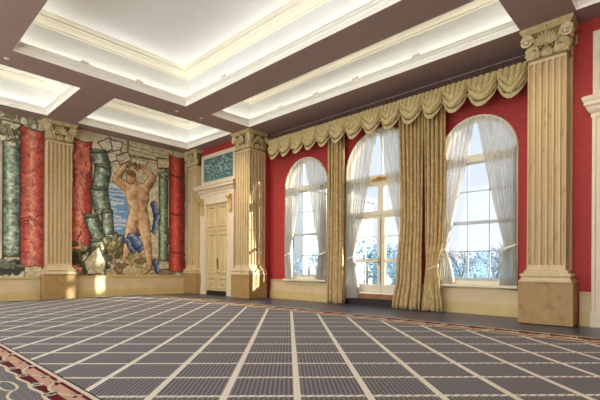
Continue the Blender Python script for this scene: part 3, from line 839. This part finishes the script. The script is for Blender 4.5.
        c_ = np.where(lit < .4, np.array(col, float)*(.58 + 1.05*lit), np.array(col, float)*(1 - (lit-.4)/.6) + np.array(hi, float)*((lit-.4)/.6))
        s.put(ins.astype(float), c_*(1+(s.fine-.5)[..., None]*.16))
    def ell(s, c, ry, rz, col, hi=None, ink=.018, var=.15, warp=.6):
        Y = s.Y + s.wy*warp; Z = s.Z + s.wz*warp; d = np.hypot((Y-c[0])/ry, (Z-c[1])/rz)
        hi = hi or col; side = ((Y-c[0])/ry*.6 - (Z-c[1])/rz*.6)
        lit = np.clip(.5-.6*side, 0, 1)[..., None]; cc = np.array(col, float)*(1-lit)+np.array(hi, float)*lit
        s.put((d < 1).astype(float), cc*(1+(s.fine-.5)[..., None]*2*var))
        if ink: s.put((np.abs(d-1)*min(ry, rz) < ink)*.7, np.array((60, 46, 34), float))
    def line(s, pts, w, col, warp=.8, a=.8):
        Y = s.Y + s.wy*warp; Z = s.Z + s.wz*warp; dist = np.full(Y.shape, 9.0)
        for (ya, za), (yb, zb) in zip(pts, pts[1:]):
            L = (yb-ya)**2+(zb-za)**2+1e-9; t_ = np.clip(((Y-ya)*(yb-ya)+(Z-za)*(zb-za))/L, 0, 1)
            dist = np.minimum(dist, np.hypot(Y-ya-t_*(yb-ya), Z-za-t_*(zb-za)))
        s.put((dist < w)*a, np.array(col, float))
    def scatter(s, rnd, box, n, cols, r0, r1, stretch=1.0):
        for _ in range(n):
            c = (rnd.uniform(box[0], box[1]), rnd.uniform(box[2], box[3])); r = rnd.uniform(r0, r1)
            s.ell(c, r*rnd.uniform(.6, 1.4)*stretch, r*rnd.uniform(.6, 1.4), rnd.choice(cols), None, .008, .25, 1.5)
def canvas_object(cv, name, to_world, parent=None, thick=.012):
    ny, nz = cv.ny, cv.nz
    co = np.array([to_world(a, c_) for a, c_ in zip(cv.Y.ravel(), cv.Z.ravel())])
    idx = np.arange(ny*nz).reshape(nz, ny)
    q = np.stack([idx[:-1,:-1], idx[:-1,1:], idx[1:,1:], idx[1:,:-1]], -1).reshape(-1, 4)
    me = bpy.data.meshes.new(name); me.from_pydata(co.tolist(), [], q.tolist()); me.update()
    ca = me.color_attributes.new('paint', 'FLOAT_COLOR', 'POINT')
    c = np.clip(cv.C.reshape(-1, 3)/255.0, 0, 1); c = np.where(c <= .04045, c/12.92, ((c+.055)/1.055)**2.4)
    ca.data.foreach_set('color', np.concatenate([c, np.ones((len(c), 1))], 1).astype(np.float32).ravel())
    me.materials.append(M['painted_tapestry'])
    o = bpy.data.objects.new(name, me); COL.objects.link(o)
    if parent is not None: o.parent = parent
    md = o.modifiers.new('thick', 'SOLIDIFY'); md.thickness = thick; md.offset = -1
    return o
# ------------------------------------------------------------------ the two tapestries
STONE, STONED, STONEL = (196, 184, 146), (150, 136, 100), (222, 214, 184)
GRN, GRNH, GRND = (116, 136, 112), (204, 214, 184), (44, 62, 52)
RED, REDH, REDD = (196, 84, 68), (234, 172, 138), (128, 38, 36)
SKIN, SKINH = (196, 150, 106), (236, 208, 164)
rnd = random.Random(21)
c = Canvas(4.9, 9.42, .76, 5.89, .02, STONE)
nz_ = vnoise(c.Y, c.Z, 2.2, 5, 4)[..., None]; c.C = c.C * (.84 + .42 * nz_)
# far arch, pale stone with courses
c.poly([(6.00,4.79),(6.50,5.52),(7.76,5.63),(8.10,5.18),(8.12,1.29),(6.02,1.27)], (204,194,158), 0, .25)
for k in range(16):
    y_ = 5.55 + rnd.random()*3; z_ = 4.2 + rnd.random()*1.5
    c.line([(y_, z_), (y_ + rnd.uniform(.2,.6), z_ + rnd.uniform(-.12,.12))], .014, (128,114,82), 1.2, .7)
# sky with streaky cloud
c.poly([(6.08,3.89),(6.29,4.07),(6.66,3.98),(6.89,3.44),(7.05,2.12),(6.09,1.85)], (112,152,188), .0, .12)
for k in range(18):
    z_ = 2.0 + k*.125 ; y_ = 5.95 + rnd.uniform(0,.35)
    c.line([(y_, z_), (y_ + rnd.uniform(.3,.75), z_ + rnd.uniform(-.04,.08))], rnd.uniform(.02,.045), (214,220,220), 1.4, .8)
# entablature upper right
c.poly([(6.88,5.94),(8.75,6.04),(8.76,5.38),(6.88,5.30)], (206,194,150), .025, .2, .3)
for dz in (.12, .26, .42, .56):
    c.line([(6.75, 5.82 - dz), (8.75, 5.72 - dz*.95)], .02, (136,120,82), .2, .8)
for k in range(22): c.line([(6.8 + k*.09, 5.3), (6.8 + k*.09, 5.38)], .018, (120,104,70), .2, .7)
# toppled blocks upper left
for pts in ([(5.79,5.58),(6.21,5.86),(6.47,5.58),(6.04,5.24)], [(6.21,5.79),(6.69,5.75),(6.54,5.27),(6.29,5.40)], [(6.07,5.24),(6.58,5.46),(6.73,5.19),(6.22,4.91)], [(5.83,5.23),(6.07,5.17),(5.97,4.75),(5.76,4.86)], [(6.43,5.21),(6.88,5.45),(7.00,5.17),(6.58,4.90)]):
    c.poly(pts, rnd.choice([(222,216,192),(206,198,168),(214,204,170)]), .022, .15, .5)
    (a0,b0),(a1,b1),(a2,b2) = pts[0],pts[1],pts[2]
    c.line([((a0+a2)/2-.1,(b0+b2)/2+.05),((a1+a2)/2,(b1+b2)/2)], .014, (140,126,96), .6, .7)
# ground
c.poly([(4.95,1.25),(5.71,1.62),(6.60,1.95),(7.37,1.67),(8.20,1.46),(9.38,1.31),(9.39,0.68),(4.89,0.67)], (182,160,112), 0, .3)
c.scatter(rnd, (5.0,9.2,.85,1.35), 40, [(196,176,130),(150,128,86),(206,192,152),(122,104,70)], .06, .2, 1.6)
c.scatter(rnd, (6.0,7.1,1.5,2.3), 46, [(150,146,84),(112,118,66),(186,176,112),(96,88,58)], .05, .13)
for k in range(10): c.line([(6.2+rnd.random()*.8, 1.2), (6.2+rnd.random()*.9, 2.2)], .014, (80,70,46), 2, .8)
# red drapery column, far left
c.column((5.24,1.05), (5.29,5.57), .33, .30, RED, REDH, REDD, .02, .3, 0, .9, .25)
c.poly([(5.03,5.13),(5.49,5.37),(5.52,4.46),(5.29,4.28),(5.03,3.75)], (212,122,96), 0, .25, 1.5)
for k in range(9): c.line([(4.98+rnd.random()*.5, 1.6+k*.42), (5.1+rnd.random()*.45, 1.9+k*.42)], .016, (110,34,32), 2, .8)
# broken green column tumbling down
for p, q, r in (((5.97,4.75),(5.79,5.26),.27),((5.87,3.97),(6.00,4.76),.27),((5.98,3.08),(5.83,3.93),.29),((5.84,2.13),(5.56,2.90),.25),((6.16,2.33),(6.12,3.13),.19),((5.99,1.27),(5.74,2.05),.24)):
    c.column(p, q, r, r*1.02, GRN, GRNH, GRND, .026, .45, 0, .5)
    c.ell(((q[0]), q[1]), r*.95, .07, (58,72,58), (150,164,132), .016)
# rubble and dark plants, lower left
c.scatter(rnd, (5.0,6.2,.9,1.9), 60, [(52,60,40),(92,88,56),(204,194,158),(36,40,30),(150,138,96)], .05, .14)
c.poly([(5.34,1.26),(5.81,1.84),(6.09,1.27),(6.02,0.83),(5.47,0.80)], (196,184,142), .022, .3)
# right hand green column with capital and base
c.column((8.36,1.30), (8.33,5.10), .20, .18, (120,140,108), (190,200,160), (52,72,56), .022, .4, 0)
c.poly([(8.10,5.06),(8.58,5.14),(8.62,5.52),(8.05,5.45)], (198,186,140), .024, .3, .6)
c.scatter(rnd, (8.08,8.6,4.72,5.06), 16, [(206,196,152),(128,124,86)], .04, .08)
c.poly([(8.08,0.97),(8.69,1.01),(8.60,1.34),(8.16,1.34)], (192,184,146), .024, .2, .3)
# vivid red column at the right edge
c.column((8.96,0.97), (8.94,5.71), .36, .35, (190,52,48), (226,122,92), (106,20,24), .02, .25, 3, .2, .2)
# figure: drapery, legs, trunk, arms, head
BL, BLH = (72,94,134), (160,180,204)
for p, q, r in (((7.94,3.56),(8.07,3.05),.15),((8.07,3.13),(7.94,2.49),.13),((7.99,1.29),(8.08,0.93),.1)): c.limb(p, q, r, r*.8, BL, BLH, .02, .3, .5, 1.2, (24,32,52))
for p, q, r in (((6.90,2.26),(7.29,2.44),.16),((7.13,2.13),(7.37,1.83),.2),((6.82,2.18),(7.09,1.74),.12)): c.limb(p, q, r, r*.8, BL, BLH, .02, .35, .5, 1.4, (24,32,52))
FIG = [((7.17,3.09), (6.94,2.19), .25, .18), ((6.94,2.19), (6.79,1.47), .15, .085), ((6.75,1.39), (7.02,1.17), .075, .05),
       ((7.44,3.11), (7.65,2.11), .25, .17), ((7.65,2.11), (7.78,1.13), .165, .085), ((7.78,1.05), (7.54,0.86), .08, .05),
       ((7.08,3.96), (7.20,3.44), .29, .25), ((7.44,4.05), (7.40,3.46), .27, .25), ((7.20,3.44), (7.28,3.06), .25, .25), ((7.40,3.46), (7.36,3.07), .25, .25),
       ((6.89,4.08), (6.44,4.35), .17, .13), ((6.44,4.35), (6.77,4.90), .125, .08), ((7.60,4.19), (7.89,4.66), .17, .13), ((7.89,4.66), (7.39,5.01), .125, .08),
       ((7.16,4.20), (7.08,4.42), .12, .12)]
c.body(FIG, SKIN, SKINH)
c.limb((7.01,2.20), (7.29,1.94), .2, .15, BL, BLH, .016, .4, .5, 1.6, (24,32,52)); c.limb((6.82,2.11), (7.06,1.74), .12, .1, BL, BLH, .016, .4, .5, 1.6, (24,32,52))
c.line([(7.28,4.14),(7.32,3.68),(7.32,3.18)], .012, (140,98,66), .8, .6); c.line([(6.97,3.71),(7.24,3.67),(7.60,3.83)], .012, (140,98,66), .8, .55)
c.ell((7.00,4.48), .18, .22, (176,128,88), (226,192,148), .016)
c.ell((7.04,4.64), .2, .13, (124,86,50), (160,118,72), .01, .35, 1.8)
c.scatter(rnd, (6.75,7.35,4.85,5.1), 14, [(108,72,42),(150,108,64),(176,134,84)], .04, .08)
for k in range(9): c.line([(6.4+.17*k, 4.95+.08*math.sin(k)), (6.66+.13*k, 5.12+.1*math.sin(k*2))], .02, (142,106,66), 2, .8)
tp = canvas_object(c, 'tapestry', lambda y, z: (TW, y, z))
tag(tp, 'large painted wall tapestry of a figure among tumbling columns beside the corner', 'tapestry', 'painted tapestries')

c = Canvas(.2, 4.1, .75, 5.89, .02, (206,194,158))
nz_ = vnoise(c.Y, c.Z, 2.2, 6, 4)[..., None]; c.C = c.C * (.78 + .42 * nz_)
c.scatter(rnd, (.4,4.0,5.1,5.85), 50, [(216,208,178),(170,160,120),(140,132,98)], .05, .16)
c.column((3.22,1.32), (3.20,5.06), .25, .23, GRN, GRNH, GRND, .022, .55, 0)
c.poly([(2.97,5.01),(3.44,5.08),(3.49,5.64),(2.89,5.61)], (206,198,160), .024, .3, .8)
c.scatter(rnd, (2.92,3.48,4.95,5.45), 34, [(214,206,172),(96,96,72),(150,146,110)], .04, .09)
c.poly([(2.96,1.23),(3.54,1.20),(3.48,1.42),(3.01,1.41)], (186,182,150), .022, .2, .3)
c.line([(3.47,5.12),(3.51,1.30)], .05, (226,220,196), .3, .9)
c.column((3.83,0.98), (3.81,5.62), .40, .38, (194,78,64), (232,164,132), (126,36,34), .02, .3, 0, .6, .25)
for k in range(26):
    y_ = 3.45 + rnd.random()*.6; z_ = 1.1 + rnd.random()*4.2
    c.line([(y_, z_), (y_ + rnd.uniform(-.2,.2), z_ + rnd.uniform(-.1,.3))], .015, (98,28,26), 2, .75)
for k in range(8):
    y_ = 2.2 + k*.13; c.line([(y_, .95 + .2*math.sin(k*2.1)), (y_ + .25, 1.15 + .15*math.cos(k*1.7)), (y_ + .4, .95)], .06, (52,62,56), 2, .9)
c.scatter(rnd, (2.0,3.5,.8,1.2), 44, [(58,66,56),(120,124,100),(176,170,136),(40,44,40)], .05, .12)
c.poly([(3.54,1.07),(4.04,1.11),(4.05,0.75),(3.54,0.72)], (206,190,148), .018, .25)
c.column((1.2,1.0), (1.2,5.2), .3, .28, (194,78,64), (232,164,132), (126,36,34), .02, .3, 0, .6, .25)
tp = canvas_object(c, 'tapestry', lambda y, z: (TW, y, z))
tag(tp, 'painted wall tapestry of columns left of the fluted pilaster', 'tapestry', 'painted tapestries')

# ------------------------------------------------------------------ framed overdoor relief
def overdoor(cx, label):
    root = thing('overdoor_panel', label, 'relief panel', (cx, DN, 0), 0)
    b = MB(); x0, x1, z0, z1 = -1.12, 1.12, 4.4, 5.63
    fr = [(0, 0), (0, -.06), (.03, -.07), (.10, -.07), (.13, -.05), (.15, -.045), (.15, 0)]
    b.loft([[(x0+o, y, z0+o), (x1-o, y, z0+o), (x1-o, y, z1-o), (x0+o, y, z1-o)] for o, y in fr]); b.build('frame', 'casing_paint', root)
    c = Canvas(x0+.15, x1-.15, z0+.15, z1-.15, .018, (92,128,122)); r_ = random.Random(5)
    n1 = vnoise(c.Y, c.Z, 3, 9, 4)[..., None]; c.C = c.C*(.7+.6*n1)
    hgt = np.zeros_like(c.Y)
    for k in range(80):
        p = (r_.uniform(x0+.25, x1-.25), r_.uniform(z0+.25, z1-.25)); a = r_.uniform(0, 2*PI); L = r_.uniform(.08, .26)
        q = (p[0]+L*math.cos(a), p[1]+L*math.sin(a)*.8); w_ = r_.uniform(.03, .07)
        c.limb(p, q, w_, w_*.6, r_.choice([(140,178,166),(112,152,144),(160,194,182)]), (204,222,208), .012, .15, .5, 1.0, (44,78,76))
    canvas_object(c, 'relief', lambda a, z: (a, -.03, z), root)
overdoor(-13.5, 'framed sea green relief panel above the cream door')
overdoor(-.24, 'cream overdoor frame cut off at the top right edge')

# ------------------------------------------------------------------ outside
b = MB(); b.box(-90, 60, 10.6, 120, -.9, -.6); b.cur = 1; b.box(-18, 6, 10.6, 17, -.6, -.1)
struct(b.build('ground', ['lawn', 'terrace']), 'lawn and terrace outside the windows', 'ground')
def tree(x, y, h, w, label, leafm, seed, low=.25, n=700):
    root = thing('garden_tree', label, 'tree', (x, y, -.6), 0, 'leafy trees beyond the garden')
    r_ = random.Random(seed); b = MB()
    b.tube([(0,0,0),(.05,.02,h*.3),(-.04,.05,h*.6),(0,0,h*.85)], [.05*w,.045*w,.03*w,.01*w], 8); b.build('trunk', 'bark', root)
    b = MB()
    lumps = [(r_.gauss(0, w*.27), r_.gauss(0, w*.27), h*(low + (1-low)*r_.random()**.8*.85), w*r_.uniform(.16, .3)) for _ in range(12)]
    for i in range(n):
        cx_, cy_, cz_, rr_ = r_.choice(lumps); d = Vector((r_.gauss(0,1), r_.gauss(0,1), r_.gauss(0,1))).normalized()*rr_*r_.random()**.33
        p = Vector((cx_, cy_, cz_)) + d; s_ = w*.035*r_.uniform(.6, 1.5)
        a = Vector((r_.gauss(0,1), r_.gauss(0,1), r_.gauss(0,1))).normalized()*s_; e = a.orthogonal().normalized()*s_*.7
        b.add([tuple(p-a), tuple(p+e), tuple(p+a), tuple(p-e)], [(0,1,2,3)])
    b.build('foliage', leafm, root)
def dirpt(px, dist):
    return px[0]*dist, px[1]*dist
for i, (d, dist, h, w, lab, m_) in enumerate((
    ((-0.5706,0.8367), 31, 3.8, 3.4, 'dense blue green tree behind the left french door leaf', 'leaf'),
    ((-0.5530,0.8533), 55, 3.8, 4.0, 'low tree behind the middle stile of the french window', 'leaf'),
    ((-0.5213,0.8832), 44, 4.4, 4.2, 'dense tree behind the right french door leaf', 'leaf'),
    ((-0.6709,0.7418), 19, 2.5, 1.5, 'pale slim tree in the middle of the left arched window', 'leaf_pale'),
    ((-0.6551,0.7568), 21, 2.9, 1.5, 'pale slim tree at the right side of the left arched window', 'leaf_pale'),
    ((-0.4191,0.9797), 36, 3.0, 3.0, 'low bush at the left side of the right arched window', 'leaf'),
    ((-0.3786,1.0180), 46, 3.6, 4.2, 'low bush in the middle of the right arched window', 'leaf_pale'),
    ((-0.3364,1.0579), 58, 4.0, 5.0, 'low bush behind the bare tree in the right arched window', 'leaf'))):
    x, y = dirpt(d, dist); tree(x, y, h, w, lab, m_, 40 + i, .08)
def bare_tree(x, y, h, label, seed):
    r_ = random.Random(seed); b = MB()
    def grow(p, d, L, r, lev):
        q = p + d*L; mid = p + d*L*.5 + Vector((r_.gauss(0,.04), r_.gauss(0,.04), 0))*L
        b.tube([tuple(p), tuple(mid), tuple(q)], [r, r*.85, r*.65], 5 if lev else 8)
        if lev < 5:
            for k in range(3 if lev < 4 else 2):
                nd = (d + Vector((r_.gauss(0,.55), r_.gauss(0,.55), r_.gauss(.1,.3)))).normalized()
                grow(p + d*L*r_.uniform(.6, 1), nd, L*r_.uniform(.6,.85), r*.6, lev+1)
    grow(Vector((0,0,0)), Vector((0,0,1)), h*.27, h*.022, 0)
    o = b.build('bare_tree', 'bark'); o.location = (x, y, -.6)
    tag(o, label, 'tree', 'bare winter trees outside')
for d, dist, h, lab, s_ in (((-0.3399,1.0546), 26, 5.0, 'bare branched tree at the right side of the right arched window', 3), ((-0.4015,0.9963), 30, 4.6, 'bare branched tree at the left side of the right arched window', 9)):
    x, y = dirpt(d, dist); bare_tree(x, y, h, lab, s_)
# neighbouring pale building seen through the left arched window
root = thing('neighbouring_building', 'pale rendered building seen through the left arched window', 'building', (-23.0, 22, -.6), .0)
b = MB(); b.box(-14, 2.6, 0, 9, 0, 7.4); b.build('wall', 'render_wall', root)
b = MB(); b.box(-14.2, 2.8, -.2, 9.2, 7.4, 7.8); b.build('parapet', 'render_wall', root)
for i in range(3):
    for j in range(3):
        b = MB(); x = 1.1 - 2.2*i; z = .9 + 2.2*j; b.box(x - .45, x + .45, -.05, .0, z, z + .5 + .5*(j > 0)); b.build('window', 'shutter_dark', root)
# white globe lamp on the terrace
d = (-0.5316,0.8735); s_ = 15.0 / d[1]
root = thing('globe_lamp', 'white globe lantern standing on the terrace outside the french window', 'lamp', (d[0]*s_, 15.0, -.1))
b = MB(); b.lathe(0, 0, [(.12, 0), (.12, .03), (.03, .06), (.025, .5), (.05, .52)], 12); b.build('post', 'iron', root)
b = MB(); b.ball((0, 0, .66), .15, 14, 10); b.lathe(0, 0, [(.05, .79), (.02, .84), (.03, .88), (.005, .94)], 10); b.build('globe', 'globe_glow', root)

# ------------------------------------------------------------------ light
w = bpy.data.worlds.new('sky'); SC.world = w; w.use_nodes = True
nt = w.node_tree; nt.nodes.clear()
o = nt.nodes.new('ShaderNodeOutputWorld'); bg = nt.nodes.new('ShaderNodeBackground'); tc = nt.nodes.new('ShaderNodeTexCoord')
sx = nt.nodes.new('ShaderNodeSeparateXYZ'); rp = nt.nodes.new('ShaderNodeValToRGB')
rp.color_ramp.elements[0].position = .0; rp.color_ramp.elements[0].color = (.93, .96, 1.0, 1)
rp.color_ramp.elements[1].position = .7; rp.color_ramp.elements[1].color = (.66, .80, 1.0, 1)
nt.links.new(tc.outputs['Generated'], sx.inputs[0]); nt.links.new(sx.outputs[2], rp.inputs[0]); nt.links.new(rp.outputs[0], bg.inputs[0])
mr = nt.nodes.new('ShaderNodeMapRange'); mr.inputs[1].default_value = .35; mr.inputs[2].default_value = -.35; mr.inputs[3].default_value = 0.74; mr.inputs[4].default_value = 2.2  # sky boosted towards the open, unseen south side, added as room fill
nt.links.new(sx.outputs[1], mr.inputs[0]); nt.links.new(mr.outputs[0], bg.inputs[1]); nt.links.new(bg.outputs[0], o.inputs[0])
sl = bpy.data.lights.new('sun', 'SUN'); sl.energy = 10.0; sl.angle = math.radians(1.0); sl.color = (1, .96, .9)
so = bpy.data.objects.new('sun', sl); COL.objects.link(so); so['kind'] = 'helper'
so.rotation_euler = Vector((-.9, -.42, -.25)).to_track_quat('-Z', 'Y').to_euler()

# ------------------------------------------------------------------ camera
cam = bpy.data.cameras.new('camera'); co = bpy.data.objects.new('camera', cam); COL.objects.link(co)
cam.sensor_fit = 'HORIZONTAL'; cam.sensor_width = 36; cam.lens = 412.83 / 600 * 36; cam.shift_y = 67.6 / 600; cam.clip_end = 500
co.matrix_world = Matrix.Translation((0, 0, 1.1)) @ Matrix.Rotation(math.radians(43.371), 4, 'Z') @ Matrix.Rotation(PI / 2, 4, 'X') @ Matrix.Rotation(.0052, 4, 'Z')
SC.camera = co
vs = SC.view_settings; vs.view_transform = 'Standard'; vs.look = 'None'; vs.gamma = 1; vs.use_curve_mapping = False; vs.exposure = 0.8
